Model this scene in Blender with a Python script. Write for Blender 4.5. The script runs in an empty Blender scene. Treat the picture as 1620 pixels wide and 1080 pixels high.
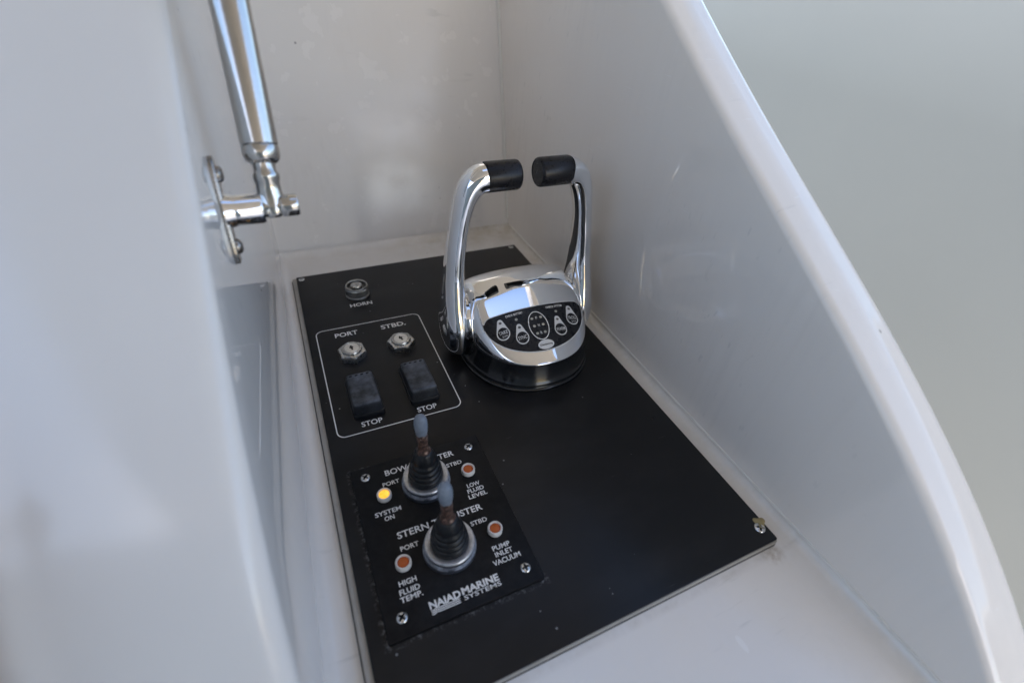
import bpy, bmesh, math, random
import numpy as np
from mathutils import Vector, Matrix, Euler
R_ = math.radians
SC = bpy.context.scene
COL = SC.collection
rng = random.Random(7)

# ------------------------------------------------------------------ camera
cam_d = bpy.data.cameras.new('camera')
cam = bpy.data.objects.new('camera', cam_d); COL.objects.link(cam)
RB = ((0.9096, -0.4095, 0.0698), (-0.2102, -0.5986, -0.7730), (0.3583, 0.6885, -0.6306))
right = Vector(RB[0]).normalized(); fwd = Vector(RB[2]); fwd = (fwd - right * fwd.dot(right)).normalized()
up = right.cross(fwd)
cam.matrix_world = Matrix.Translation((0.0137, -0.5313, 0.3116)) @ Matrix((right, up, -fwd)).transposed().to_4x4()
cam_d.sensor_width = 36.0
cam_d.lens = 756.72 / 1620 * 36
cam_d.clip_start = 0.004; cam_d.clip_end = 4000
cam_d.dof.use_dof = True
cam_d.dof.focus_distance = 0.41
cam_d.dof.aperture_fstop = 4.5
SC.camera = cam

# ------------------------------------------------------------------ sky, sun, exposure
SUN_EL, SUN_AZ = 38.0, 189.0          # azimuth measured from +Y towards +X
w = bpy.data.worlds.new('World'); SC.world = w; w.use_nodes = True
nt = w.node_tree; nt.nodes.clear()
sky = nt.nodes.new('ShaderNodeTexSky'); sky.sky_type = 'NISHITA'; sky.sun_disc = False
sky.sun_elevation = R_(SUN_EL); sky.sun_rotation = R_(SUN_AZ)
sky.air_density = 1.0; sky.dust_density = 1.5; sky.ozone_density = 1.0
bg = nt.nodes.new('ShaderNodeBackground'); bg.inputs['Strength'].default_value = 0.15
wo = nt.nodes.new('ShaderNodeOutputWorld')
nt.links.new(sky.outputs[0], bg.inputs[0]); nt.links.new(bg.outputs[0], wo.inputs[0])
sun_d = bpy.data.lights.new('sun', 'SUN'); sun_d.energy = 2.6; sun_d.angle = R_(3.0); sun_d.color = (1.0, 0.93, 0.84)
sun = bpy.data.objects.new('sun', sun_d); COL.objects.link(sun)
a, e = R_(SUN_AZ), R_(SUN_EL)
sun.rotation_euler = Vector((math.sin(a) * math.cos(e), math.cos(a) * math.cos(e), math.sin(e))).to_track_quat('Z', 'Y').to_euler()
SC.view_settings.view_transform = 'Standard'; SC.view_settings.look = 'None'
SC.view_settings.exposure = 1.66; SC.view_settings.gamma = 1.0
SC.cycles.max_bounces = 10; SC.cycles.diffuse_bounces = 6; SC.cycles.glossy_bounces = 6
SC.cycles.use_denoising = True
SC.cycles.caustics_reflective = False

# ------------------------------------------------------------------ materials
class NT:
    def __init__(s, name):
        s.m = bpy.data.materials.new(name); s.m.use_nodes = True; s.t = s.m.node_tree
        s.b = s.t.nodes['Principled BSDF']; s._co = None
    def n(s, typ, **kw):
        x = s.t.nodes.new(typ)
        for k, v in kw.items(): setattr(x, k, v)
        return x
    def co(s):
        if s._co is None: s._co = s.n('ShaderNodeTexCoord').outputs['Object']
        return s._co
    def link(s, a, b): s.t.links.new(a, b)
    def setv(s, sock, v):
        if isinstance(v, bpy.types.NodeSocket): s.link(v, sock)
        else: sock.default_value = v
    def math(s, op, a, b=0.0, c=None, clamp=False):
        x = s.n('ShaderNodeMath', operation=op, use_clamp=clamp)
        s.setv(x.inputs[0], a); s.setv(x.inputs[1], b)
        if c is not None: s.setv(x.inputs[2], c)
        return x.outputs[0]
    def noise(s, scale, detail=3, rough=0.55, vec=None, dist=0.0):
        x = s.n('ShaderNodeTexNoise'); s.link(vec or s.co(), x.inputs['Vector'])
        x.inputs['Scale'].default_value = scale; x.inputs['Detail'].default_value = detail
        x.inputs['Roughness'].default_value = rough; x.inputs['Distortion'].default_value = dist
        return x.outputs['Fac']
    def ramp(s, f, stops):
        x = s.n('ShaderNodeValToRGB'); s.link(f, x.inputs[0]); el = x.color_ramp.elements
        while len(el) > len(stops): el.remove(el[-1])
        while len(el) < len(stops): el.new(0.5)
        for q, (p, c) in zip(el, stops):
            q.position = p; q.color = (c, c, c, 1) if isinstance(c, (int, float)) else (*c, 1)
        return x.outputs[0]
    def mr(s, f, a, b, c=0.0, d=1.0):
        x = s.n('ShaderNodeMapRange', clamp=True); s.setv(x.inputs[0], f)
        for i, v in enumerate((a, b, c, d)): s.setv(x.inputs[1 + i], v)
        return x.outputs[0]
    def mix(s, f, a, b):
        x = s.n('ShaderNodeMix', data_type='RGBA'); s.setv(x.inputs[0], f)
        for i, v in ((6, a), (7, b)):
            if isinstance(v, tuple): x.inputs[i].default_value = (*v, 1)
            else: s.link(v, x.inputs[i])
        return x.outputs[2]
    def xyz(s):
        x = s.n('ShaderNodeSeparateXYZ'); s.link(s.co(), x.inputs[0]); return x.outputs
    def stretch(s, sc, rot=(0, 0, 0)):
        x = s.n('ShaderNodeMapping'); s.link(s.co(), x.inputs[0]); x.inputs['Scale'].default_value = sc
        x.inputs['Rotation'].default_value = rot; return x.outputs[0]
    def bump(s, h, strength, dist):
        x = s.n('ShaderNodeBump'); x.inputs['Strength'].default_value = strength; x.inputs['Distance'].default_value = dist
        s.link(h, x.inputs['Height']); s.link(x.outputs[0], s.b.inputs['Normal'])
    def set(s, **kw):
        names = dict(base='Base Color', rough='Roughness', metal='Metallic', ior='IOR', coat='Coat Weight', spec='Specular IOR Level',
                     trans='Transmission Weight', emit='Emission Color', estr='Emission Strength', sss='Subsurface Weight', coat_rough='Coat Roughness')
        for k, v in kw.items():
            if isinstance(v, tuple): v = (*v, 1)
            s.setv(s.b.inputs[names[k]], v)
        return s.m

def plain(name, base, rough=0.4, metal=0.0, var=0.15, scale=300, bump=0.0, **kw):
    """one base colour with faint mottling and roughness breakup"""
    t = NT(name)
    n = t.noise(scale, 4)
    c = t.mix(n, tuple(x * (1 - var) for x in base), tuple(min(1, x * (1 + var)) for x in base))
    r = t.mr(t.noise(scale * 0.6, 3), 0.3, 0.7, rough * 0.8, min(1, rough * 1.25))
    t.set(base=c, rough=r, metal=metal, **kw)
    if bump: t.bump(t.noise(scale * 3, 3), bump, 0.0004)
    return t.m

def gelcoat(name, base, grime=0.0, rough=0.1, bump=0.12, wear=1.0):
    t = NT(name)
    big = t.noise(9, 3); fine = t.noise(60, 5, 0.65)
    c = t.mix(t.mr(big, 0.3, 0.7), tuple(x * 0.965 for x in base), base)
    warm = t.mr(t.noise(5.5, 2), 0.5, 0.75, 0, 0.35)
    c = t.mix(warm, c, (base[0] * 0.97, base[1] * 0.915, base[2] * 0.86))
    # hairline scuffs
    sc = t.noise(22, 2, 0.5, t.stretch((1, 9, 3), (0.4, 0.2, 0.7)))
    sm = t.math('MULTIPLY', t.mr(sc, 0.66, 0.73), t.mr(t.noise(14, 2), 0.46, 0.6))
    c = t.mix(t.math('MULTIPLY', sm, 0.22 * wear), c, (0.35, 0.34, 0.32))
    st_ = t.noise(150, 2, 0.5, t.stretch((1, 1, 0.05)))      # faint vertical wipe streaks
    c = t.mix(t.math('MULTIPLY', t.math('MULTIPLY', t.mr(st_, 0.48, 0.72), t.mr(t.noise(7, 2), 0.42, 0.66)), 0.10 * wear), c, (0.48, 0.45, 0.42))
    lines = t.noise(34, 1, 0.4, t.stretch((2, 1.0, 26), (0.9, 0.1, 0.3)))
    c = t.mix(t.math('MULTIPLY', t.math('MULTIPLY', t.mr(lines, 0.755, 0.77), t.mr(t.noise(11, 1), 0.5, 0.56)), 0.40 * wear), c, (0.86, 0.85, 0.83))
    # specks
    v = t.n('ShaderNodeTexVoronoi'); t.link(t.co(), v.inputs['Vector']); v.inputs['Scale'].default_value = 55
    vr = t.n('ShaderNodeSeparateColor'); t.link(v.outputs['Color'], vr.inputs[0])
    sp = t.math('MULTIPLY', t.mr(v.outputs['Distance'], 0.05, 0.09, 1, 0), t.math('GREATER_THAN', vr.outputs[0], 0.955))
    c = t.mix(t.math('MULTIPLY', sp, 0.6 * wear), c, (0.12, 0.11, 0.10))
    if grime:
        x, y, z = t.xyz()
        # yellowed grime collected in the inner corner strips
        gy = t.math('MULTIPLY', t.mr(y, 0.004, 0.05), t.mr(x, 0.10, 0.26, 0.25, 1.0))
        gr = t.math('MULTIPLY', t.mr(x, 0.281, 0.300), t.mr(y, -0.5, -0.05, 0.35, 1.0))
        g = t.math('MULTIPLY', t.math('MAXIMUM', gy, gr), t.mr(fine, 0.25, 0.65))
        c = t.mix(t.math('MULTIPLY', g, grime), c, (0.50, 0.44, 0.33))
        # brown run at the panel's front corner
        dx = t.math('SUBTRACT', x, 0.272); dy = t.math('ADD', y, 0.462)
        d = t.math('SQRT', t.math('ADD', t.math('POWER', t.math('ABSOLUTE', dx), 2), t.math('POWER', t.math('ABSOLUTE', dy), 2)))
        st = t.math('MULTIPLY', t.mr(d, 0.003, 0.011, 1, 0), t.mr(t.noise(160, 4), 0.38, 0.6))
        c = t.mix(t.math('MULTIPLY', st, 0.5), c, (0.25, 0.17, 0.09))
        # dust line along the front of the panel
        fl = t.math('MULTIPLY', t.mr(t.math('ABSOLUTE', t.math('ADD', y, 0.4625)), 0.0, 0.004, 1, 0), t.mr(t.noise(90, 4), 0.3, 0.62))
        c = t.mix(t.math('MULTIPLY', fl, 0.28), c, (0.36, 0.31, 0.25))
    r = t.mr(t.noise(35, 4), 0.3, 0.75, rough * 0.8, rough * 1.6)
    t.set(base=c, rough=r, ior=1.5)
    t.bump(t.math('ADD', t.math('MULTIPLY', t.noise(18, 2), 1.0), t.math('MULTIPLY', t.noise(240, 2), 0.03)), bump, 0.004)
    return t.m

GEL = (0.76, 0.735, 0.708)
M = {}
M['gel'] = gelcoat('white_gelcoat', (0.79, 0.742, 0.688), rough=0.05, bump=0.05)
M['gel_polished'] = gelcoat('white_gelcoat_polished', GEL, rough=0.010, bump=0.004)
M['gel_floor'] = gelcoat('white_gelcoat_floor', GEL, grime=0.75, rough=0.16)
M['gel_back'] = gelcoat('white_gelcoat_satin', GEL, rough=0.20, bump=0.05)
M['gel_dull'] = gelcoat('white_gelcoat_weathered', GEL, rough=0.16, bump=0.05, wear=0.0)
M['caulk'] = plain('caulk', (0.70, 0.68, 0.63), 0.35, var=0.10, scale=90)
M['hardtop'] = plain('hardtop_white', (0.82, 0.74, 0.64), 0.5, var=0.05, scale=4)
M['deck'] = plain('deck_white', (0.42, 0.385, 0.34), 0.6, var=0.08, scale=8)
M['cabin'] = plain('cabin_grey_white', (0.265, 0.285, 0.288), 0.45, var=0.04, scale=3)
M['teak'] = plain('varnished_wood', (0.16, 0.05, 0.025), 0.2, var=0.3, scale=30)

def panel_black():
    t = NT('black_panel')
    x, y, z = t.xyz()
    v = t.n('ShaderNodeTexVoronoi'); t.link(t.co(), v.inputs['Vector']); v.inputs['Scale'].default_value = 210
    vr = t.n('ShaderNodeSeparateColor'); t.link(v.outputs['Color'], vr.inputs[0])
    size = t.mr(vr.outputs[1], 0, 1, 0.05, 0.15)
    spk = t.math('MULTIPLY', t.math('LESS_THAN', v.outputs['Distance'], size), t.math('GREATER_THAN', vr.outputs[0], 0.945))
    # salt crust along the edge of the thruster plate
    ax = t.math('SUBTRACT', t.math('ABSOLUTE', t.math('SUBTRACT', x, 0.0612)), 0.0502)
    ay = t.math('SUBTRACT', t.math('ABSOLUTE', t.math('ADD', y, 0.3568)), 0.0625)
    d = t.math('MAXIMUM', ax, ay)
    near = t.mr(t.math('ABSOLUTE', d), 0.0003, 0.0035, 1, 0)
    side = t.math('MAXIMUM', t.mr(x, 0.02, 0.03, 1, 0), t.math('MULTIPLY', t.mr(y, -0.42, -0.41, 1, 0), 0.8))
    salt = t.math('MULTIPLY', t.math('MULTIPLY', near, side), t.mr(t.noise(330, 5, 0.7), 0.50, 0.66))
    # scratches
    s1 = t.noise(30, 2, 0.5, t.stretch((1, 14, 1), (0, 0, 0.6)))
    scr = t.math('MULTIPLY', t.mr(s1, 0.74, 0.80), 0.18)
    smear = t.math('MULTIPLY', t.mr(t.noise(9, 4, 0.6, t.stretch((1, 2.2, 1), (0, 0, 0.8))), 0.48, 0.75), 0.018)
    f = t.math('MAXIMUM', t.math('MAXIMUM', t.math('MULTIPLY', spk, 0.55), t.math('MULTIPLY', salt, 0.5)), t.math('ADD', scr, smear))
    c = t.mix(f, (0.0095, 0.0095, 0.0105), (0.42, 0.43, 0.45))
    r = t.math('ADD', t.mr(t.noise(28, 2), 0.2, 0.8, 0.27, 0.31), t.math('MULTIPLY', f, 0.4))
    t.set(base=c, rough=r, ior=1.46, spec=0.27)
    t.bump(t.noise(1800, 2), 0.06, 0.0003)
    return t.m
M['panel'] = panel_black()

def dusty(name, base, dust, rough=0.5, amt=0.6, scale=70, spec=0.4):
    t = NT(name)
    g = t.n('ShaderNodeNewGeometry'); s = t.n('ShaderNodeSeparateXYZ'); t.link(g.outputs['Normal'], s.inputs[0])
    n = t.mr(t.noise(scale, 5, 0.65), 0.36, 0.68)
    upf = t.mr(s.outputs[2], 0.1, 0.9, 0.15, 1)
    f = t.math('MULTIPLY', t.math('MULTIPLY', n, upf), amt)
    fs = t.math('MULTIPLY', t.mr(t.noise(900, 3, 0.7), 0.62, 0.70), 0.5)
    c = t.mix(t.math('MAXIMUM', f, t.math('MULTIPLY', fs, amt)), base, dust)
    t.set(base=c, rough=rough, spec=spec)
    t.bump(t.noise(700, 3), 0.15, 0.0004)
    return t.m
M['rubber'] = dusty('dusty_rubber', (0.010, 0.011, 0.013), (0.15, 0.17, 0.21), 0.5, 0.75, 60, 0.3)
M['boot'] = dusty('black_boot', (0.008, 0.009, 0.011), (0.10, 0.11, 0.125), 0.34, 0.16, 70, 0.28)
M['collar'] = dusty('salty_collar', (0.02, 0.024, 0.035), (0.36, 0.40, 0.48), 0.5, 0.9, 140)
M['plate2'] = dusty('thruster_plate_black', (0.007, 0.007, 0.008), (0.30, 0.31, 0.33), 0.30, 0.02, 160, spec=0.13)
M['black_gloss'] = plain('black_base', (0.009, 0.010, 0.012), 0.14, var=0.2, scale=200)
M['grip'] = plain('black_grip', (0.008, 0.008, 0.010), 0.30, var=0.1, scale=500, bump=0.03, spec=0.25)
M['decal'] = plain('decal_black', (0.010, 0.011, 0.014), 0.28, var=0.0, spec=0.25)
M['print'] = plain('white_print', (0.80, 0.80, 0.80), 0.5, var=0.06, scale=900)
M['print_grey'] = plain('grey_print', (0.60, 0.61, 0.62), 0.45, var=0.06, scale=900)
M['lamp_off'] = plain('pale_window', (0.38, 0.37, 0.33), 0.4, var=0.1)
M['lamp_dark'] = plain('dark_window', (0.09, 0.09, 0.09), 0.4, var=0.1)
M['core'] = plain('panel_core', (0.36, 0.34, 0.31), 0.55, var=0.3, scale=60)
M['core_dark'] = plain('core_dark', (0.10, 0.095, 0.09), 0.6, var=0.3, scale=80)

def metal(name, base, rough, wear=0.0, smudge=0.04):
    t = NT(name)
    n = t.noise(120, 4, 0.6)
    r = t.mr(n, 0.35, 0.75, rough, rough + smudge)
    c = base
    if wear:
        f = t.math('MULTIPLY', t.mr(t.noise(260, 5, 0.7), 0.45, 0.7), wear)
        c = t.mix(f, base, (0.10, 0.095, 0.09))
        r = t.math('ADD', r, t.math('MULTIPLY', f, 0.4))
    t.set(base=c, rough=r, metal=1.0)
    if wear: t.bump(t.noise(700, 3), 0.12, 0.0003)
    return t.m
M['chrome'] = metal('chrome', (0.80, 0.81, 0.83), 0.015, 0.0, 0.035)
M['steel'] = metal('stainless', (0.56, 0.545, 0.52), 0.14, 0.05)
M['steel_dull'] = metal('stainless_dull', (0.30, 0.285, 0.27), 0.25, 0.15)
M['steel_dark'] = metal('dark_steel', (0.30, 0.28, 0.26), 0.25, 0.3)
M['nut'] = metal('worn_nickel', (0.52, 0.52, 0.51), 0.25, 0.45)
M['lockface'] = metal('lock_face', (0.72, 0.71, 0.68), 0.42, 0.15)
M['alloy'] = metal('oxidised_alloy', (0.62, 0.63, 0.66), 0.42, 0.35)
M['knurl'] = metal('tarnished_bezel', (0.42, 0.425, 0.42), 0.30, 0.45)
M['screw'] = metal('screw_steel', (0.66, 0.66, 0.65), 0.22, 0.2)
M['hole'] = plain('dark_recess', (0.006, 0.006, 0.006), 0.6)
M['bezel'] = plain('white_bezel', (0.66, 0.64, 0.62), 0.35, var=0.08)

def rust():
    t = NT('rusty_stem')
    n = t.noise(330, 5, 0.7)
    c = t.ramp(n, [(0.34, (0.025, 0.016, 0.014)), (0.50, (0.065, 0.036, 0.028)), (0.58, (0.16, 0.085, 0.062)), (0.68, (0.36, 0.31, 0.28))])
    t.set(base=c, rough=0.45, metal=0.35); t.bump(n, 0.5, 0.0006); return t.m
M['rust'] = rust()
def tip():
    t = NT('worn_blue_tip')
    n = t.noise(240, 4, 0.6)
    c = t.mix(n, (0.085, 0.115, 0.165), (0.25, 0.29, 0.34))
    t.set(base=c, rough=0.38, sss=0.0, ior=1.45); return t.m
M['tip'] = tip()
def lens(name, dark, light, em=None):
    t = NT(name)
    n = t.noise(260, 3)
    t.set(base=t.mix(n, dark, light), rough=0.25)
    if em: 
        x = t.noise(420, 3)
        t.set(emit=t.ramp(x, [(0.3, em[0]), (0.7, em[1])]), estr=em[2])
    return t.m
M['lens_off'] = lens('amber_lens_off', (0.40, 0.070, 0.010), (0.52, 0.12, 0.016))
M['lens_on'] = lens('amber_lens_lit', (0.75, 0.36, 0.02), (0.85, 0.50, 0.06), ((1.0, 0.36, 0.01), (1.0, 0.60, 0.09), 0.36))

# ------------------------------------------------------------------ mesh helpers
class MB:
    def __init__(s): s.v = []; s.f = []
    def ring_loft(s, rings, cap0=True, cap1=True, closed=True):
        base = len(s.v); n = len(rings[0])
        for r in rings: s.v += [tuple(p) for p in r]
        m = n if closed else n - 1
        for k in range(len(rings) - 1):
            for i in range(m):
                j = (i + 1) % n
                s.f.append((base + k * n + i, base + k * n + j, base + (k + 1) * n + j, base + (k + 1) * n + i))
        if cap0: s.f.append(tuple(base + i for i in reversed(range(n))))
        if cap1: s.f.append(tuple(base + (len(rings) - 1) * n + i for i in range(n)))
        return s
    def lathe(s, prof, c=(0, 0, 0), axis='Z', seg=48, cap0=True, cap1=True, wob=None):
        rings = []
        for r, h in prof:
            ring = []
            for i in range(seg):
                a = 2 * math.pi * i / seg
                rr = r * (wob(a, h) if wob else 1)
                u, v = rr * math.cos(a), rr * math.sin(a)
                p = (u, v, h) if axis == 'Z' else (h, u, v)
                ring.append((p[0] + c[0], p[1] + c[1], p[2] + c[2]))
            rings.append(ring)
        return s.ring_loft(rings, cap0, cap1)
    def box(s, lo, hi, bev=0.0):
        x0, y0, z0 = lo; x1, y1, z1 = hi
        return s.rrect(((x0 + x1) / 2, (y0 + y1) / 2), (x1 - x0, y1 - y0), max(bev, 1e-5), z0, z1, bev, 2 if bev else 1)
    def rrect(s, c, size, r, z0, z1, bev=0.0, seg=5, bev_bottom=False):
        rings = []
        lv = [(0, z0)]
        if bev_bottom and bev: lv = [(bev, z0), (0, z0 + bev)]
        if bev: lv += [(0, z1 - bev), (bev * 0.3, z1 - bev * 0.3), (bev, z1)]
        else: lv += [(0, z1)]
        for d, z in lv: rings.append([(x, y, z) for x, y in rr_pts(c, (size[0] - 2 * d, size[1] - 2 * d), max(r - d, 1e-5), seg)])
        return s.ring_loft(rings)
    def grid(s, P):
        base = len(s.v); n = len(P[0])
        for r in P: s.v += [tuple(p) for p in r]
        for k in range(len(P) - 1):
            for i in range(n - 1):
                s.f.append((base + k * n + i, base + k * n + i + 1, base + (k + 1) * n + i + 1, base + (k + 1) * n + i))
        return s
    def tube(s, path, r, seg=12, cap=True):
        rings = []; path = [Vector(p) for p in path]
        for i, p in enumerate(path):
            t = (path[min(i + 1, len(path) - 1)] - path[max(i - 1, 0)]).normalized()
            ref = Vector((0, 0, 1)) if abs(t.z) < 0.9 else Vector((1, 0, 0))
            u = t.cross(ref).normalized(); v = t.cross(u)
            rad = r[i] if isinstance(r, (list, tuple)) else r
            rings.append([p + (u * math.cos(a) + v * math.sin(a)) * rad for a in (2 * math.pi * k / seg for k in range(seg))])
        return s.ring_loft(rings, cap, cap)
    def xf(s, mat):
        s.v = [tuple(mat @ Vector(p)) for p in s.v]; return s
    def mesh(s, name, mat, ang=35):
        me = bpy.data.meshes.new(name); me.from_pydata([tuple(map(float, p)) for p in s.v], [], s.f); me.validate()
        bm = bmesh.new(); bm.from_mesh(me); bmesh.ops.recalc_face_normals(bm, faces=bm.faces); bm.to_mesh(me); bm.free()
        for p in me.polygons: p.use_smooth = True
        me.set_sharp_from_angle(angle=R_(ang))
        me.materials.append(mat); return me
    def build(s, name, mat, parent=None, ang=35, loc=None):
        return link(name, s.mesh(name, mat, ang), parent, loc)

def link(name, data, parent=None, loc=None):
    o = bpy.data.objects.new(name, data); COL.objects.link(o)
    if parent is not None: o.parent = parent
    if loc is not None: o.location = loc
    return o
def rr_pts(c, size, r, seg=6):
    w2, h2 = size[0] / 2, size[1] / 2; pts = []
    for sx, sy, a0 in ((1, 1, 0), (-1, 1, 90), (-1, -1, 180), (1, -1, 270)):
        for k in range(seg + 1):
            a = R_(a0 + 90 * k / seg)
            pts.append((c[0] + sx * (w2 - r) + r * math.cos(a), c[1] + sy * (h2 - r) + r * math.sin(a)))
    return pts
def tag(o, label=None, cat=None, group=None, kind=None):
    for k, v in (('label', label), ('category', cat), ('group', group), ('kind', kind)):
        if v: o[k] = v
    return o
def thing(name, loc, label, cat, group=None, rz=0.0):
    o = link(name, None); o.location = loc; o.rotation_euler = (0, 0, rz)
    return tag(o, label, cat, group)
def struct(o): o['kind'] = 'structure'; return o
def copy_tree(o, parent=None):
    c = o.copy(); COL.objects.link(c)
    if parent is not None: c.parent = parent
    for ch in list(o.children): copy_tree(ch, c)
    return c
def smooth_interp(x, xs, ys):
    """monotone cubic through the points (linear outside)"""
    xs = np.array(xs, float); ys = np.array(ys, float); d = np.diff(ys) / np.diff(xs)
    m = np.r_[d[0], np.where(d[1:] * d[:-1] > 0, 2 * d[1:] * d[:-1] / (d[1:] + d[:-1] + 1e-12), 0), d[-1]]
    if x <= xs[0]: return float(ys[0] + m[0] * (x - xs[0]))
    if x >= xs[-1]: return float(ys[-1] + m[-1] * (x - xs[-1]))
    i = int(np.searchsorted(xs, x) - 1); h = xs[i + 1] - xs[i]; t = (x - xs[i]) / h
    return float(ys[i] * (1 + 2 * t) * (1 - t) ** 2 + m[i] * h * t * (1 - t) ** 2 + ys[i + 1] * t * t * (3 - 2 * t) + m[i + 1] * h * t * t * (t - 1))

def text_mesh(body, cap, length=None, extrude=0.0, bold=0.0, spacing=1.0, res=3, shear=0.0):
    """letters as a flat mesh, cap height `cap`, starting at x=0 on the baseline y=0, stretched to `length`"""
    cu = bpy.data.curves.new('text', 'FONT'); cu.body = body; cu.size = 1.0; cu.resolution_u = res
    cu.offset = bold; cu.space_character = spacing; cu.shear = shear
    o = bpy.data.objects.new('text', cu); COL.objects.link(o)
    bpy.context.view_layer.update()
    dg = bpy.context.evaluated_depsgraph_get()
    me = bpy.data.meshes.new_from_object(o.evaluated_get(dg))
    bpy.data.objects.remove(o); bpy.data.curves.remove(cu)
    xs = [v.co.x for v in me.vertices]
    x0, x1 = min(xs), max(xs)
    k = cap / 0.73; kx = length / (x1 - x0) if length else k
    for v in me.vertices: v.co = ((v.co.x - x0) * kx, v.co.y * k, 0.0)
    return me
def print_text(body, x0, y, length, cap, z, parent, mat='print', bold=0.012, name='lettering', fn=None, shear=0.0, off=(0, 0)):
    me = text_mesh(body, cap, length, bold=bold, shear=shear)
    me.name = name
    for v in me.vertices:
        px, py = v.co.x + x0, v.co.y + y
        v.co = fn(px, py) if fn else (px - off[0], py - off[1], z)
    me.materials.clear(); me.materials.append(M[mat])
    return link(name, me, parent)
def strip(pts, wid, z, closed=True):
    """flat ribbon of width wid along 2-D points"""
    mb = MB(); n = len(pts); I = []; O = []
    for i in range(n):
        a = Vector(pts[(i - 1) % n]); b = Vector(pts[(i + 1) % n]); t = (b - a)
        t = t.normalized() if t.length > 1e-9 else Vector((1, 0)); nn = Vector((-t.y, t.x)); p = Vector(pts[i])
        I.append((*(p + nn * wid / 2), z)); O.append((*(p - nn * wid / 2), z))
    mb.ring_loft([I, O], False, False, closed); return mb

# ------------------------------------------------------------------ the setting
PT = 0.006                                   # the panel assembly stands this proud of the recess floor
FZ = -PT
def wall_x(y): return -0.0147 + 0.0223 * y    # inner face of the console
def back_y(z): return 0.0625 + 0.295 * z      # raked back wall
RX = 0.2985                                   # inner face of the coaming
def right_x(z): return RX + 0.012 * max(z, -0.02)

# recess floor with coves rising into the walls round it
fl = MB()
ys = list(np.linspace(-0.62, 0.03, 40))
def cove(cx, sx, r, n=7):                     # points of a concave quarter arc, from the floor to the wall (2-D: across, up)
    return [(cx + sx * (-r + r * math.sin(a)), FZ + r - r * math.cos(a)) for a in np.linspace(0, math.pi / 2, n)]
rows = []
for y in ys:
    L = [(x - 0.0003, z) for x, z in reversed(cove(wall_x(y), -1, 0.011))]
    Rr = [(x + 0.0003, z) for x, z in cove(RX, 1, 0.007)]
    mid = [(x, FZ) for x in np.linspace(L[-1][0], Rr[0][0], 24)[1:-1]]
    rows.append([(x, y, z) for x, z in L + mid + Rr])
by = back_y(FZ)
arc = np.linspace(0, math.pi / 2 - 0.2, 7)
for aa in arc:
    yy = by - 0.010 + 0.010 * math.sin(aa) - 0.0005; zz = 0.010 - 0.010 * math.cos(aa)
    rows.append([(x, yy if True else y, max(z, FZ + zz)) for x, y, z in rows[len(ys) - 1]])
fl.grid(rows)
fr = rows[0]
fl.grid([fr, [(x, y - 0.012, z - 0.004) for x, y, z in fr], [(x, y - 0.02, z - 0.016) for x, y, z in fr], [(x, y - 0.022, z - 0.4) for x, y, z in fr]])
struct(fl.build('recess_floor', M['gel_floor'], ang=60))

# back wall
bw = MB()
zs = np.linspace(FZ - 0.03, 0.75, 26)
bw.grid([[(x, back_y(z), z) for x in np.linspace(-0.05, right_x(z) + 0.012, 16)] for z in zs])
bw.grid([[(x, back_y(z) + 0.03, z) for x in np.linspace(-0.05, right_x(z) + 0.012, 4)] for z in (zs[0], zs[-1])])
bw.grid([[(x, back_y(0.75) + d, 0.75) for x in np.linspace(-0.05, 0.32, 4)] for d in (0, 0.03)])
struct(bw.build('back_wall', M['gel_back'], ang=60))
# bead of caulk down the inner corner
ck = MB()
ck.tube([(right_x(z) - 0.0008, back_y(z) - 0.0008, z) for z in np.linspace(0.008, 0.72, 30)], 0.0030, 8)
ck.tube([(right_x(0.001) - 0.0001, y, FZ + 0.0070) for y in np.linspace(-0.615, 0.05, 30)], 0.0009, 6)
tag(ck.build('corner_caulk', M['caulk'], ang=60), kind='structure')

# console on the left: raked face, rounded corner, inner wall running forward
EZ = [-0.30, -0.02, 0.0806, 0.1167, 0.1511, 0.1962, 0.2389, 0.2834, 0.40, 0.52]
EY = [-0.70, -0.492, -0.4475, -0.4250, -0.3945, -0.3440, -0.2890, -0.2270, -0.070, 0.05]
cs = MB(); rows = []
for z in np.linspace(-0.30, 0.52, 60):
    ye = smooth_interp(z, EZ, EY); r = 0.011; row = []
    yb = max(back_y(z) + 0.012, ye + 0.09)
    for y in np.linspace(yb, ye + r, 16): row.append((wall_x(y), y, z))
    cx, cy = wall_x(ye + r) - r, ye + r
    for aa in np.linspace(0, -math.pi / 2, 11)[1:]: row.append((cx + r * math.cos(aa), cy + r * math.sin(aa), z))
    xl = -0.0965; R2 = 0.026
    for x in np.linspace(cx, xl, 12)[1:]:
        row.append((x, ye + 3.0 * (x - cx) ** 2, z))
    yl = row[-1][1]
    for aa in np.linspace(-math.pi / 2, -math.pi, 10)[1:]: row.append((xl + R2 * math.cos(aa), yl + R2 + R2 * math.sin(aa), z))
    for y in np.linspace(yl + R2, yb, 5)[1:]: row.append((xl - R2, y, z))
    rows.append(row)
cs.grid(rows); cs.f.append(tuple(len(cs.v) - len(rows[0]) + i for i in range(len(rows[0]))))
co_ = struct(cs.build('console', M['gel_polished'], ang=60))
co_.data.materials.append(M['gel_dull'])
for p in co_.data.polygons:
    if p.normal.y < -0.25: p.material_index = 1

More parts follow.
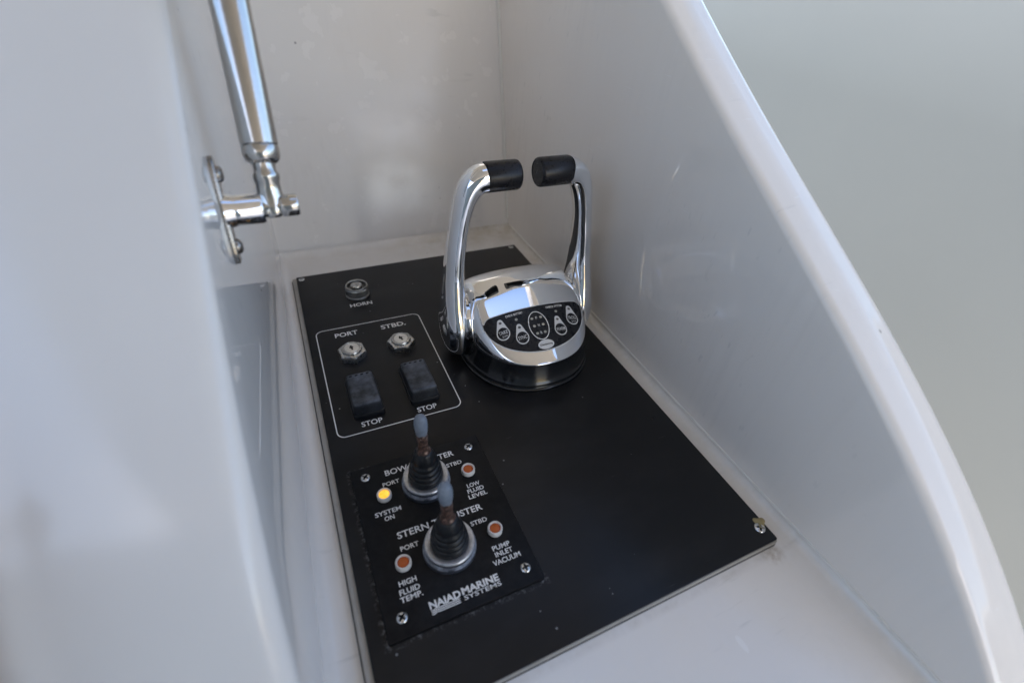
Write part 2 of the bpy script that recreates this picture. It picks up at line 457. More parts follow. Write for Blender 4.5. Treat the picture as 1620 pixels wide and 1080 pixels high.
# coaming on the right: inner wall, rounded sloping rim, outer face
CY = [-0.80, -0.70, -0.62, -0.568, -0.531, -0.4907, -0.4454, -0.393, -0.2963, -0.239, -0.1735, -0.10, 0.0, 0.15, 0.32]
CZ = [-0.36, -0.15, -0.025, 0.0315, 0.0650, 0.0970, 0.1290, 0.1610, 0.2172, 0.2520, 0.2945, 0.342, 0.405, 0.49, 0.57]
CP = np.polyfit(CY[2:13], CZ[2:13], 4)
cm = MB(); rows = []
for y in np.linspace(-0.80, 0.32, 90):
    h = float(np.polyval(CP, y)) if -0.62 < y < 0.0 else smooth_interp(y, CY, CZ) + (float(np.polyval(CP, max(-0.62, min(0.0, y)))) - smooth_interp(max(-0.62, min(0.0, y)), CY, CZ)); row = []; zb = min(-0.03, h - 0.06); r, Ro, wd = 0.007, 0.019, 0.0490
    for z in np.linspace(zb, h - r, 10): row.append((right_x(z), y, z))
    xi = right_x(h - r)
    for aa in np.linspace(math.pi, math.pi / 2, 8)[1:]: row.append((xi + r + r * math.cos(aa), y, h - r + r * math.sin(aa)))
    for x in np.linspace(xi + r, xi + wd - Ro, 5)[1:]: row.append((x, y, h + 0.0022 * math.sin(math.pi * (x - xi - r) / (wd - r - Ro))))
    for aa in np.linspace(math.pi / 2, 0, 10)[1:]: row.append((xi + wd - Ro + Ro * math.cos(aa), y, h - Ro + Ro * math.sin(aa)))
    for z in np.linspace(h - Ro, -0.75, 5)[1:]: row.append((xi + wd + 0.03 * (h - Ro - z), y, z))
    rows.append(row)
cm.grid(rows); n = len(rows[0])
cm.f.append(tuple(range(n)))
cm.f.append(tuple(len(cm.v) - n + i for i in range(n)))
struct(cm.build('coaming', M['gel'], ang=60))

# cockpit beyond the coaming, hardtop overhead
d = MB(); d.grid([[(x, y, -0.75) for x in np.linspace(-6, 8, 8)] for y in np.linspace(-8, 6, 8)])
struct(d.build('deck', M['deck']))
cw = MB()
rows = []
for y in np.linspace(-2.2, 2.6, 30):
    rows.append([(1.25, y, -0.74), (1.25, y, -0.60), (1.27, y, -0.3), (1.29, y, 0.1), (1.31, y, 0.36), (1.33, y, 0.395), (1.37, y, 0.40), (1.45, y, 0.40)])
cw.grid(rows)
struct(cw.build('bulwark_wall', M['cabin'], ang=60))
tk = MB(); tk.rrect((-0.19, -0.30), (0.05, 0.30), 0.01, -0.3, 0.20, 0.008)
struct(tk.build('wood_trim', M['teak']))
ht = MB()
HX0, HX1, HY0, HY1, HZ = -0.6, 0.62, -1.9, 2.0, 0.80
hx0, hx1, hy0, hy1 = 0.10, 0.55, -0.40, -0.20
for z0 in (0,):
    for lo, hi in (((HX0, HY0), (hx0, HY1)), ((hx1, HY0), (HX1, HY1)), ((hx0, HY0), (hx1, hy0)), ((hx0, hy1), (hx1, HY1))):
        ht.v += [(x, y, z) for z in (HZ, HZ + 0.07) for x, y in ((lo[0], lo[1]), (hi[0], lo[1]), (hi[0], hi[1]), (lo[0], hi[1]))]
        b = len(ht.v) - 8
        ht.f += [(b, b + 3, b + 2, b + 1), (b + 4, b + 5, b + 6, b + 7), (b, b + 1, b + 5, b + 4), (b + 1, b + 2, b + 6, b + 5), (b + 2, b + 3, b + 7, b + 6), (b + 3, b, b + 4, b + 7)]
struct(ht.build('hardtop', M['hardtop']))
sb = MB(); sb.rrect((-1.35, -1.25), (3.2, 0.10), 0.04, -0.75, 0.65, 0.03)  # unseen wall added aft to block low sky and darken the console face
struct(sb.build('aft_sky_blocker', M['cabin']))

# ------------------------------------------------------------------ the black control panel
cp = thing('control_panel', (0, 0, 0), 'large black control panel plate with white lettering screwed to the white recess floor', 'control panel')
PW, PL = 0.280, 0.458
b = MB(); b.rrect((PW / 2, -PL / 2), (PW, PL), 0.0015, -0.0016, 0.0, 0.0003, 3); b.build('plate', M['panel'], cp)
b = MB(); b.rrect((PW / 2 - 0.0020, -PL / 2 - 0.0002), (PW + 0.0046, PL + 0.0014), 0.002, FZ + 0.0002, -0.0017, 0.0004, 3); b.build('backing_board', M['core'], cp)
b = MB(); b.rrect((PW / 2 - 0.0025, -PL / 2), (PW + 0.0058, PL + 0.003), 0.003, FZ + 0.0001, FZ + 0.0016, 0.0008, 3); b.build('gasket', M['core_dark'], cp)

def screw_mesh(rad, h, z0=0.0, name='screw'):
    mb = MB(); NS, NR = 64, 18; rows = []
    cw_, cl = rad * 0.20, rad * 0.70
    for k in range(NR + 1):
        s_ = k / NR; ring = []
        for i in range(NS):
            a = 2 * math.pi * i / NS
            x, y = rad * s_ * math.cos(a), rad * s_ * math.sin(a)
            z = z0 + h * math.sqrt(max(0, 1 - (s_ * 0.98) ** 2.2))
            dd = min(max(abs(x) - cw_, abs(y) - cl), max(abs(y) - cw_, abs(x) - cl))
            if dd < 0: z -= min(1.0, -dd / (rad * 0.06)) * 0.0019
            ring.append((x, y, z))
        rows.append(ring)
    mb.ring_loft(rows, False, False)
    return mb.mesh(name, M['screw'], 50)
scr_big = screw_mesh(0.0040, 0.0017)
scr_small = screw_mesh(0.0034, 0.0016)
for i, (x, y) in enumerate(((0.0056, -0.0068), (0.2725, -0.0058), (0.2738, -0.4466), (0.0056, -0.4466))):
    o = link('screw', scr_big if i == 2 else scr_small, cp, (x, y, 0.0)); o.rotation_euler.z = rng.uniform(0, 1.5)
    if i == 2: tag(o, label='screw with a rusty stain at the front corner')
for body, x0, y, ln, cap in (('HORN', 0.0483, -0.0795, 0.0235, 0.0060), ('PORT', 0.0252, -0.1276, 0.0221, 0.0068), ('STBD.', 0.0709, -0.1282, 0.0255, 0.0068),
                             ('STOP', 0.0278, -0.2518, 0.0172, 0.0056), ('STOP', 0.0749, -0.2520, 0.0172, 0.0056)):
    print_text(body, x0, y, ln, cap, 0.00015, cp, bold=0.018)
bx0, bx1, by0, by1 = 0.0081, 0.1130, -0.1124, -0.2575
strip(rr_pts(((bx0 + bx1) / 2, (by0 + by1) / 2), (bx1 - bx0, by0 - by1), 0.0065, 8), 0.0009, 0.00015).build('border_line', M['print'], cp)
# caulk smear by the front screw
b = MB(); b.lathe([(0.0, 0.0016), (0.0022, 0.0013), (0.0034, 0.0006), (0.0042, 0.0)], (0.2775, -0.4432, 0.0), seg=20, cap0=False, cap1=False, wob=lambda a, h: 1 + 0.25 * math.sin(3 * a + 1))
b.build('sealant_blob', plain('old_sealant', (0.30, 0.24, 0.11), 0.5, var=0.3, scale=400), cp)

# ------------------------------------------------------------------ horn push button
hb = thing('horn_button', (0.0600, -0.0560, 0), 'round tarnished metal horn push button above the word HORN', 'push button')
b = MB(); NK = 120
b.lathe([(0.0128, 0.0), (0.0128, 0.0015), (0.0120, 0.0022), (0.0120, 0.0030), (0.0124, 0.0034), (0.0124, 0.0118), (0.0120, 0.0128), (0.0118, 0.0146), (0.0114, 0.0152), (0.0106, 0.0150), (0.0101, 0.0142), (0.0100, 0.0085), (0.006, 0.0083)],
        seg=NK, cap1=True, wob=lambda a, h: 1 + (0.022 * (1 if int(a / (2 * math.pi) * NK + 0.5) % 2 else -1) if 0.0033 < h < 0.0120 else 0))
b.v = [(x, y, z * 0.82) for x, y, z in b.v]
b.build('bezel', M['knurl'], hb, 25)
b = MB(); b.lathe([(0.0062, 0.0080), (0.0062, 0.0146), (0.0058, 0.0156), (0.0048, 0.0160), (0.002, 0.0161)], seg=40); b.v = [(x, y, z * 0.82) for x, y, z in b.v]; b.build('plunger', M['nut'], hb)

# ------------------------------------------------------------------ key switches
def hexring(rad, z, rot=0.0, rnd=0.0, seg=60):
    pts = []
    for i in range(seg):
        a = 2 * math.pi * i / seg; k = ((a - rot + math.pi / 6) % (math.pi / 3)) - math.pi / 6
        hexr = rad * math.cos(math.pi / 6) / math.cos(k if abs(k) <= math.pi / 6 else 0)
        # flats face: vertex direction at k = +-30 deg
        r = hexr * (1 - rnd) + min(hexr, rad * 0.905) * rnd
        pts.append((r * math.cos(a), r * math.sin(a), z))
    return pts
ks = thing('key_switch', (0.0366, -0.1590, 0), 'worn metal key switch with hexagonal nut under the word PORT', 'key switch', 'engine key switches', rz=0.12)
b = MB(); b.ring_loft([hexring(0.0136, 0.0), hexring(0.0136, 0.0058), hexring(0.0132, 0.0068, rnd=0.35), [(0.0106 * math.cos(2 * math.pi * i / 60), 0.0106 * math.sin(2 * math.pi * i / 60), 0.0074) for i in range(60)],
    [(0.0094 * math.cos(2 * math.pi * i / 60), 0.0094 * math.sin(2 * math.pi * i / 60), 0.0074) for i in range(60)]], True, False)
b.build('nut', M['nut'], ks, 28)
b = MB(); b.lathe([(0.0094, 0.0060), (0.0094, 0.0086), (0.0089, 0.0094), (0.0078, 0.0096), (0.0074, 0.0088)], seg=48, cap1=False); b.build('collar', M['nut'], ks)
b = MB(); b.lathe([(0.0074, 0.0086), (0.0070, 0.0093), (0.0066, 0.0096), (0.0058, 0.0097), (0.0010, 0.0097)], seg=48, cap0=False); b.build('lock_barrel', M['lockface'], ks)
b = MB(); b.rrect((0, -0.0003), (0.0017, 0.0068), 0.0003, 0.0080, 0.00985, 0, 2); b.rrect((0, 0.0003), (0.0036, 0.0022), 0.0006, 0.0080, 0.00987, 0, 3); b.build('keyhole', M['hole'], ks)
k2 = copy_tree(ks); k2.location = (0.0836, -0.1600, 0); k2.rotation_euler.z = 0.30
tag(k2, 'worn metal key switch with hexagonal nut under the word STBD.', 'key switch')

# ------------------------------------------------------------------ rocker stop switches under rubber boots
rs = thing('rocker_switch', (0.0360, -0.2185, 0), 'dusty black rubber rocker stop switch below the PORT key switch', 'rocker switch', 'engine stop rocker switches')
b = MB(); b.rrect((0, 0), (0.0262, 0.0490), 0.0030, 0.0, 0.0042, 0.0009, 5); b.build('frame', M['boot'], rs)
def rocker_mesh():
    mb = MB(); rings = []
    W, y0, y1 = 0.0232, -0.0222, 0.0212
    def topz(y):
        t = (y - y0) / (y1 - y0)
        return 0.0150 - 0.0020 * math.sin(math.pi * min(1, max(0, t))) - 0.0036 * t
    for d_, f in ((-0.0006, 0.0), (0.0, 0.45), (0.0002, 0.82), (0.0008, 0.93), (0.0018, 0.985), (0.0034, 1.0)):
        ring = []
        for x, y in rr_pts((0, (y0 + y1) / 2), (W - 2 * d_, (y1 - y0) - 2 * d_), max(0.0026 - d_ * 0.5, 0.0008), 5):
            ring.append((x, y, 0.0040 + (topz(y) - 0.0040) * f))
        rings.append(ring)
    mb.ring_loft(rings, True, False)
    W2, H2 = W - 0.0068, (y1 - y0) - 0.0068; cy = (y0 + y1) / 2
    inner = rings[-1]; n = len(inner)          # dished top: a fan of shrinking rings
    rr = []
    for k in range(1, 7):
        s_ = 1 - k / 6.5
        rr.append([(x * s_, cy + (y - cy) * s_, topz(cy + (y - cy) * s_) - 0.0004 * (1 - s_)) for x, y, z in inner])
    mb.ring_loft([inner] + rr, False, True)
    return mb
rocker_mesh().build('rocker', M['rubber'], rs, 50)
for k in range(4):
    b = MB(); b.rrect((-0.0072 + k * 0.0048, 0.0178), (0.0026, 0.0010), 0.0004, 0.0095, 0.0119, 0.0002, 3); b.build('rib', M['boot'], rs)
r2 = copy_tree(rs); r2.location = (0.0846, -0.2185, 0)
tag(r2, 'dusty black rubber rocker stop switch below the STBD. key switch', 'rocker switch')

# ------------------------------------------------------------------ thruster plate
TZ = 0.0028
tp = thing('thruster_panel', (0.0612, -0.3568, 0), 'small black plate lettered BOW THRUSTER and STERN THRUSTER on the front of the large panel', 'thruster panel')
OX, OY = 0.0612, -0.3568
b = MB(); b.rrect((0, 0), (0.1004, 0.1250), 0.0012, 0.0001, TZ, 0.0004, 3); b.build('plate', M['plate2'], tp)
for x, y in ((0.0207, -0.3036), (0.1013, -0.3040), (0.1022, -0.4088), (0.0216, -0.4078)):
    o = link('screw', scr_small, tp, (x - OX, y - OY, TZ)); o.rotation_euler.z = rng.uniform(0, 1.5)
LT = [('BOW THRUSTER', 34.7, -307.4, 53.5, 5.0), ('PORT', 31.0, -316.1, 12.1, 3.4), ('SYSTEM', 20.8, -338.4, 18.1, 3.5), ('ON', 26.2, -343.3, 6.8, 3.5), ('STBD', 79.4, -316.8, 12.1, 3.4),
      ('LOW', 87.9, -339.4, 9.8, 3.4), ('FLUID', 86.6, -344.0, 12.6, 3.4), ('LEVEL', 85.8, -348.7, 14.3, 3.4), ('STERN THRUSTER', 31.2, -359.2, 60.8, 5.0), ('STBD', 79.8, -368.8, 12.0, 3.4),
      ('PORT', 31.0, -368.3, 12.1, 3.4), ('HIGH', 24.5, -390.0, 11.1, 3.5), ('FLUID', 23.6, -395.4, 12.7, 3.5), ('TEMP.', 23.0, -399.9, 13.9, 3.5),
      ('PUMP', 87.0, -390.9, 12.4, 3.4), ('INLET', 87.2, -395.4, 12.3, 3.4), ('VACUUM', 83.7, -400.4, 19.3, 3.5)]
for s_, x0, y, ln, cap in LT:
    print_text(s_, x0 / 1000, y / 1000, ln / 1000, cap / 1000, TZ + 0.00015, tp, bold=0.017, off=(OX, OY))
print_text('NAIAD', 0.0382, -0.4098, 0.0198, 0.0045, TZ + 0.00015, tp, bold=0.035, off=(OX, OY))
print_text('MARINE', 0.0590, -0.4093, 0.0246, 0.0044, TZ + 0.00015, tp, bold=0.035, off=(OX, OY))
print_text('SYSTEMS', 0.0592, -0.4128, 0.0246, 0.0028, TZ + 0.00015, tp, bold=0.01, off=(OX, OY))
for k in range(3):                                                  # the three stripes that curl to a wave under the logo
    pts = [(0.0578 - OX - 0.0145 * t, -0.4106 - 0.0011 * k - OY) for t in np.linspace(0, 1, 10)]
    pts += [(0.0433 - OX - 0.0050 * t, -0.4106 - 0.0011 * k - OY + 0.0004 * math.sin(t * 2 * math.pi)) for t in np.linspace(0.1, 1, 10)]
    strip(pts, 0.0006, TZ + 0.00015, closed=False).build('logo_stripe', M['print'], tp)

def indicator(x, y, lit, label):
    z = TZ
    r = MB(); r.lathe([(0.0052, z), (0.0052, z + 0.0030), (0.0049, z + 0.0037), (0.0042, z + 0.0039), (0.0038, z + 0.0034), (0.0037, z + 0.0020)], seg=40, cap1=False)
    o = r.build('indicator_light', M['bezel'], tp, loc=(x - OX, y - OY, 0)); o['label'] = label
    q = MB(); q.lathe([(0.0037, z + 0.0020), (0.0037, z + 0.0027), (0.0030, z + 0.0033), (0.0016, z + 0.0036), (0.0003, z + 0.0037)], seg=32)
    q.build('lens', M['lens_on' if lit else 'lens_off'], o)
indicator(0.0301, -0.3240, True, 'lit yellow indicator light above SYSTEM ON')
indicator(0.0932, -0.3255, False, 'unlit orange indicator light above LOW FLUID LEVEL')
indicator(0.0304, -0.3770, False, 'unlit orange indicator light above HIGH FLUID TEMP.')
indicator(0.0937, -0.3775, False, 'unlit orange indicator light above PUMP INLET VACUUM')

def joystick(x, y, lean, label):
    t = thing('joystick', (x, y, TZ), label, 'joystick', 'thruster joysticks')
    b = MB(); b.lathe([(0.0178, 0.0), (0.0176, 0.0030), (0.0166, 0.0040), (0.0160, 0.0044), (0.0160, 0.0062), (0.0150, 0.0070)], seg=56); b.build('collar', M['collar'], t)
    b = MB(); b.lathe([(0.0158, 0.0064), (0.0164, 0.0070), (0.0164, 0.0082), (0.0159, 0.0089), (0.0152, 0.0090), (0.0126, 0.0084), (0.0122, 0.0078)], seg=56, cap1=False); b.build('ring', M['alloy'], t)
    prof = [(0.0124, 0.0078), (0.0126, 0.0105), (0.0121, 0.0130), (0.0111, 0.0136), (0.0119, 0.0150), (0.0118, 0.0172), (0.0105, 0.0182), (0.0111, 0.0196), (0.0108, 0.0218), (0.0094, 0.0228),
            (0.0099, 0.0243), (0.0094, 0.0264), (0.0080, 0.0276), (0.0084, 0.0290), (0.0076, 0.0320), (0.0066, 0.0350), (0.0060, 0.0368), (0.0052, 0.0374), (0.0030, 0.0375)]
    def bend(p):
        k = max(0, p[2] - 0.01) / 0.06
        return (p[0] + lean[0] * k, p[1] + lean[1] * k, p[2])
    b = MB(); b.lathe(prof, seg=48); b.v = [bend(p) for p in b.v]; b.build('boot', M['boot'], t, 70)
    b = MB(); b.lathe([(0.0052, 0.0366), (0.0048, 0.0385), (0.0037, 0.0398), (0.0035, 0.0450), (0.0038, 0.0500), (0.0037, 0.0565)], seg=28, wob=lambda a, h: 1 + 0.07 * math.sin(3 * a + h * 900)); b.v = [bend(p) for p in b.v]; b.build('stem', M['rust'], t, 60)
    b = MB(); b.lathe([(0.0034, 0.0548), (0.0038, 0.0556), (0.0042, 0.0590), (0.0045, 0.0630), (0.0045, 0.0665), (0.0041, 0.0695), (0.0033, 0.0714), (0.0022, 0.0724), (0.0008, 0.0728)], seg=32); b.v = [bend(p) for p in b.v]; b.build('tip', M['tip'], t, 70)
    return t
joystick(0.0612, -0.3232, (-0.0010, 0.000), 'thruster joystick with black rubber boot through the words BOW THRUSTER')
joystick(0.0612, -0.3775, (-0.0022, 0.000), 'thruster joystick with black rubber boot through the words STERN THRUSTER')

# ------------------------------------------------------------------ the twin-lever engine control
ec = thing('engine_control', (0.197, -0.190, 0.0), 'chrome twin lever engine control with black grips on a round black base', 'engine control')
def outline(d, n=96):
    """plan outline: front half circle, straight flanks, shallower round back; d = offset outward"""
    pts = []
    for i in range(n):
        a = 2 * math.pi * i / n; c, s = math.cos(a), math.sin(a)
        ex = 2.0 / (2.2 if s < 0 else 8.0)
        x = (0.0572 + d) * math.copysign(abs(c) ** ex, c)
        y = -0.008 + ((0.0625 if s < 0 else 0.052) + d) * math.copysign(abs(s) ** ex, s)
        pts.append((x, y))
    return pts
b = MB()
b.ring_loft([[(x, y, z) for x, y in outline(d)] for d, z in ((0.0066, 0.0), (0.0068, 0.0026), (0.0062, 0.0034), (0.0050, 0.0037), (0.0047, 0.0043), (0.0056, 0.0050), (0.0056, 0.0072), (0.0050, 0.0082), (0.0036, 0.0100), (0.0008, 0.0285), (-0.0004, 0.0290))])
b.build('base', M['black_gloss'], ec, 40)
PX = [-0.090, -0.0713, -0.062, -0.025, -0.004, 0.004, 0.012, 0.020, 0.030, 0.040, 0.048]
PZ = [0.017, 0.0290, 0.0346, 0.0575, 0.0695, 0.0728, 0.0745, 0.0740, 0.0690, 0.0590, 0.0450]
def H(x, y): return smooth_interp(y, PX, PZ) - 0.0055 * (x / 0.055) ** 2
LIP = 0.0285
b = MB(); rings = []
for d, z in ((0.0004, 0.0262), (0.0010, 0.0268), (0.0013, 0.0280)):
    rings.append([(x, y, z) for x, y in outline(d)])
o1 = outline(0.0013)
for s_ in [1 - 0.0012 * k ** 1.9 for k in range(1, 14)] + list(np.linspace(0.80, 0.04, 22)):
    ring = []
    for x, y in o1:
        X, Y = x * s_, -0.008 + (y + 0.008) * s_
        hh = H(X, Y); ed = (1 - s_ ** 12) ** (1 / 3.0) if s_ < 1 else 0
        ring.append((X, Y, LIP + max(0.0008, hh - LIP) * ed))
    rings.append(ring)
b.ring_loft(rings, True, True); b.build('housing', M['chrome'], ec, 75)
def face_z(x, y):
    # same edge rounding as the housing, so that what lies on it follows it
    lo, hi = 0.0, 1.5
    for _ in range(24):
        m = (lo + hi) / 2
        if m == 0: break
        px, py = x / m, (y + 0.008) / m
        exx = 2.2 if py < 0 else 8.0
        b_ = 0.0638 if py < 0 else 0.0533
        inside = (abs(px) / 0.0585) ** exx + (abs(py) / b_) ** exx < 1
        if inside: hi = m
        else: lo = m
    s_ = min(hi, 0.9995); ed = (1 - s_ ** 12) ** (1 / 3.0)
    return LIP + max(0.0008, H(x, y) - LIP) * ed
def on_face(eps):
    return lambda x, y: (x, y, face_z(x, y) + eps)
# decal outline (plan): straight top edge, elliptical bottom
def decal_pts(d):
    pts = []
    for k in range(41):
        a = math.pi + math.pi * k / 40
        pts.append(((0.0505 + d) * math.cos(a), -0.0265 + (0.0345 + d) * math.sin(a)))
    for (cx, a0, a1) in ((0.0440, 0, 90), (-0.0440, 90, 180)):
        for k in range(7):
            a = R_(a0 + (a1 - a0) * k / 6); pts.append((cx + (0.0065 + d) * math.cos(a), -0.0310 + (0.0065 + d) * math.sin(a)))
        if a0 == 0: pts += [(x, -0.0245 + d) for x in np.linspace(0.043, -0.043, 24)]
    return pts
def face_patch(outl, eps, nr=10, ctr=None):
    """fill a plan outline with rings, laid on the housing"""
    mb = MB(); cx, cy = ctr or (sum(p[0] for p in outl) / len(outl), sum(p[1] for p in outl) / len(outl)); rings = []
    for k in range(nr):
        s_ = 1 - k / nr
        rings.append([(cx + (x - cx) * s_, cy + (y - cy) * s_) for x, y in outl])
    rings.append([(cx + (x - cx) * 0.02, cy + (y - cy) * 0.02) for x, y in outl])
    f = on_face(eps)
    mb.ring_loft([[f(x, y) for x, y in r] for r in rings], False, True); return mb
dp = face_patch(decal_pts(0.0), 0.00045, 12, (0, -0.036)).build('decal', M['decal'], ec, 75)
face_patch(decal_pts(0.0007), 0.00025, 14, (0, -0.036)).build('decal_border', M['print_grey'], ec, 75)
CA = 0.86                                     # plan foreshortening of the sloping face
def teardrop(cx, cy, grow=0.0):
    pts = []; r1, r2, h = 0.0062 + grow, 0.0026 + grow, 0.0105
    al = math.asin((r1 - r2) / h)
    for k in range(31):
        a = math.pi - al + (math.pi + 2 * al) * k / 30; pts.append((cx + r1 * math.cos(a), cy + r1 * math.sin(a) * CA))
    for k in range(13):
        a = al + (math.pi - 2 * al) * k / 12; pts.append((cx + r2 * math.cos(a), cy + (h + r2 * math.sin(a)) * CA))
    return pts
def disc(cx, cy, rx, ry=None, n=28):
    ry = rx if ry is None else ry
    return [(cx + rx * math.cos(2 * math.pi * k / n), cy + ry * math.sin(2 * math.pi * k / n) * CA) for k in range(n)]
def ftext(s_, cx, cy, wd, cap, mat='print_grey', eps=0.0010, bold=0.008):
    return print_text(s_, cx - wd / 2, cy - cap * CA / 2, wd, cap * CA, 0, ec, mat, bold, fn=on_face(eps))
for s_, sub, cx, cy, wd in (('TAKE', 'SLOW', -0.0355, -0.0395, 0.0085), ('SYNC', None, -0.0196, -0.0470, 0.0085), ('WARM', None, 0.0196, -0.0470, 0.0092), ('TROLL', 'SLOW', 0.0355, -0.0395, 0.0094)):
    bt = face_patch(teardrop(cx, cy), 0.00065, 5, (cx, cy)).build('button', M['print_grey'], ec, 75)
    face_patch(disc(cx, cy, 0.0053), 0.00085, 4).build('button_face', M['decal'], bt, 75)
    face_patch(disc(cx, cy + 0.0096 * CA, 0.0014, 0.0012), 0.00085, 2).build('lamp', M['lamp_dark'], bt, 75)
    if sub:
        ftext(s_, cx, cy + 0.0006, wd, 0.0032); ftext(sub, cx + 0.0008, cy - 0.0026, 0.0052, 0.0017, bold=0.0)
    else: ftext(s_, cx, cy, wd, 0.0034)
ov = MB(); f = on_face(0.0007)
ov.ring_loft([[f(x, y) for x, y in disc(-0.0008, -0.0408, 0.0098 + d, 0.0138 + d, 48)] for d in (0, -0.0007)], False, False); ov.build('oval_border', M['print'], ec, 75)
for k, (ch, yy) in enumerate((('F', -0.0345), ('N', -0.0408), ('R', -0.0470))):
    ftext(ch, -0.0008, yy, 0.0018, 0.0026)
    for sx in (-1, 1): face_patch(disc(-0.0008 + sx * (0.0045 - 0.0006 * (k == 2)), yy, 0.0014, 0.0012), 0.0008, 2).build('lamp', M['lamp_off'], ec, 75)
for s_, cx in (('CHECK BATTERY', -0.0205), ('CHECK SYSTEM', 0.0205)):
    ftext(s_, cx, -0.0276, 0.0170, 0.0021, 'print', bold=0.012)
    face_patch(disc(cx + 0.0005, -0.0320, 0.0014, 0.0012), 0.0008, 2).build('lamp', M['lamp_off'], ec, 75)
lo = face_patch(disc(0, -0.0568, 0.0080, 0.0044, 36), 0.0007, 4).build('badge', M['print_grey'], ec, 75)
ftext('Glendinning', 0, -0.0568, 0.0125, 0.0018, 'decal', 0.0010, 0.01)

# levers: elliptical sections along a path in the XZ plane (offset from the control's middle plane)
def lever(sx):
    #  x,      z,      a (across), b (fore-aft), y shift
    S = [(0.0655, 0.0075, 0.0055, 0.0090, 0.003), (0.0658, 0.0092, 0.0092, 0.0160, 0.003), (0.0660, 0.0135, 0.0118, 0.0205, 0.003), (0.0662, 0.0220, 0.0132, 0.0230, 0.004), (0.0664, 0.0340, 0.0135, 0.0234, 0.005),
         (0.0666, 0.0450, 0.0124, 0.0216, 0.006), (0.0668, 0.0570, 0.0110, 0.0194, 0.008), (0.0662, 0.0720, 0.0096, 0.0162, 0.009), (0.0652, 0.0880, 0.0086, 0.0136, 0.010),
         (0.0634, 0.1080, 0.0080, 0.0120, 0.010), (0.0606, 0.1280, 0.0077, 0.0108, 0.010), (0.0576, 0.1440, 0.0082, 0.0108, 0.010), (0.0540, 0.1560, 0.0092, 0.0110, 0.010),
         (0.0490, 0.1645, 0.0102, 0.0112, 0.010), (0.0440, 0.1684, 0.0110, 0.0114, 0.010), (0.0400, 0.1697, 0.0114, 0.0116, 0.010), (0.0385, 0.1699, 0.0114, 0.0116, 0.010)]
    A = np.array(S); t = np.linspace(0, len(S) - 1, 70); idx = np.arange(len(S))
    D = np.array([[smooth_interp(q, idx, A[:, c]) for c in range(5)] for q in t])
    rings = []
    for i in range(len(D)):
        p = D[i]; q = D[min(i + 1, len(D) - 1)] - D[max(i - 1, 0)]
        tx, tz = q[0], q[1]; L = math.hypot(tx, tz); nx, nz = tz / L, -tx / L
        if p[1] < 0.05: nx, nz = 1, 0
        ring = []
        for k in range(40):
            a = 2 * math.pi * k / 40; c, s = math.cos(a), math.sin(a); ex = 0.86
            u = p[2] * math.copysign(abs(c) ** ex, c); v = p[3] * math.copysign(abs(s) ** ex, s)
            ring.append((sx * (p[0] + nx * u), p[4] + v, p[1] + nz * u))
        rings.append(ring)
    mb = MB(); mb.ring_loft(rings)
    o = mb.build('lever', M['chrome'], ec, 75)
    g = MB(); zc, yc = 0.1700, 0.010
    prof = [(0.0112, -0.0388), (0.0118, -0.0385), (0.0121, -0.0375), (0.0121, -0.0112), (0.0117, -0.0098), (0.0108, -0.0090), (0.0102, -0.0090), (0.0100, -0.0094), (0.003, -0.0094)]
    g.lathe([(r, sx * -h) for r, h in prof], (0, yc, zc), 'X', 40); g.build('grip', M['grip'], o, 40)
    # boss that carries the lever against the housing
    h = MB(); h.lathe([(0.0215, sx * 0.0515), (0.0222, sx * 0.0570), (0.0215, sx * 0.0600)], (0, 0.006, 0.037), 'X', 40); h.build('hub', M['chrome'], o, 40)
    return o
lever(-1); lever(1)

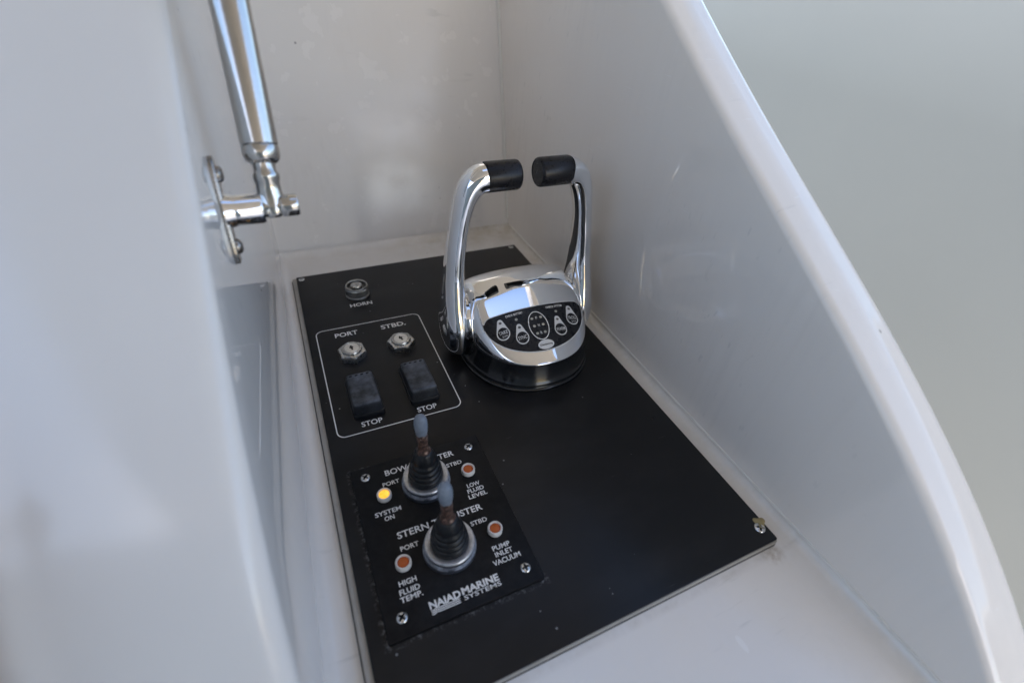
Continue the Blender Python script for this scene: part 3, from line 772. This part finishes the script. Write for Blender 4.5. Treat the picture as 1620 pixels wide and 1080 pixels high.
# ------------------------------------------------------------------ stainless strut and its bracket on the console wall
ax, ay, az = -0.0204, -0.2545, 0.1948
br = thing('strut_bracket', (ax, ay, az), 'polished steel bracket with a horizontal pin on the console wall above the panel', 'bracket')
sl = math.atan2(0.0175, 0.0501)
pl = MB()
pts = []
for k in range(40):
    a = 2 * math.pi * k / 40; c, s = math.cos(a), math.sin(a)
    pts.append((0.0066 * math.copysign(abs(c) ** 0.45, c), 0.0275 * math.copysign(abs(s) ** 0.45, s)))
pl.ring_loft([[(xx, u * math.cos(sl) + v * math.sin(sl), -u * math.sin(sl) + v * math.cos(sl)) for u, v in [(p[0] * k, p[1] * (1 - (1 - k) * 0.4)) for p in pts]] for xx, k in ((-0.0004, 1.0), (0.0018, 1.0), (0.0023, 0.95))])
pl.build('plate', M['steel_dull'], br)
for v in (0.0185, -0.0185):
    s = MB(); s.lathe([(0.0042, 0.0021), (0.0041, 0.0032), (0.0034, 0.0044), (0.0020, 0.0051), (0.0003, 0.0052)], (0, v * math.sin(sl), v * math.cos(sl)), 'X', 24); s.build('screw', M['steel_dark'], br)
s = MB(); s.lathe([(0.0092, 0.0015), (0.0084, 0.0050), (0.0079, 0.0065), (0.0079, 0.0188), (0.0073, 0.0198), (0.0046, 0.0200)], (0, 0, 0), 'X', 40); s.build('stud', M['chrome'], br)
s = MB(); s.lathe([(0.0040, 0.0198), (0.0040, 0.0282), (0.0054, 0.0284), (0.0058, 0.0292), (0.0058, 0.0365), (0.0052, 0.0374), (0.0030, 0.0376)], (0, 0, 0), 'X', 40); s.build('pin', M['steel'], br)

st = thing('support_strut', (ax + 0.0242, ay, az), 'stainless steel tube strut rising from the bracket pin to the top of the picture', 'strut')
A = Vector((0, 0, 0)); B = Vector((0.0066, -0.2135, 0.2835)) - Vector(st.location); dr = (B - A).normalized()
Q = dr.to_track_quat('Z', 'X').to_matrix().to_4x4()
def along(prof, seg=40): m = MB(); m.lathe(prof, seg=seg); return m.xf(Q)
along([(0.0086, 0.0310), (0.0092, 0.0316), (0.0092, 0.60), (0.008, 0.601)]).build('tube', M['steel'], st)
along([(0.0050, 0.0218), (0.0068, 0.0222), (0.0084, 0.0238), (0.0091, 0.0258), (0.0092, 0.0300), (0.0088, 0.0308), (0.0080, 0.0312)]).build('end_collar', M['steel'], st)
ey = MB(); rings = []
for zz, wx, wy in ((-0.0058, 0.0022, 0.0024), (-0.0050, 0.0034, 0.0044), (-0.003, 0.0040, 0.0058), (0.0, 0.0042, 0.0064), (0.004, 0.0042, 0.0064), (0.0085, 0.0046, 0.0062), (0.0125, 0.0050, 0.0060), (0.0140, 0.0066, 0.0066), (0.0165, 0.0068, 0.0068), (0.0180, 0.0058, 0.0058), (0.0195, 0.0056, 0.0056), (0.0224, 0.0058, 0.0058)):
    rings.append([(wx * math.cos(2 * math.pi * k / 32), wy * math.sin(2 * math.pi * k / 32), zz) for k in range(32)])
ey.ring_loft(rings); ey.xf(Q); ey.build('eye_end', M['steel'], st, 50)
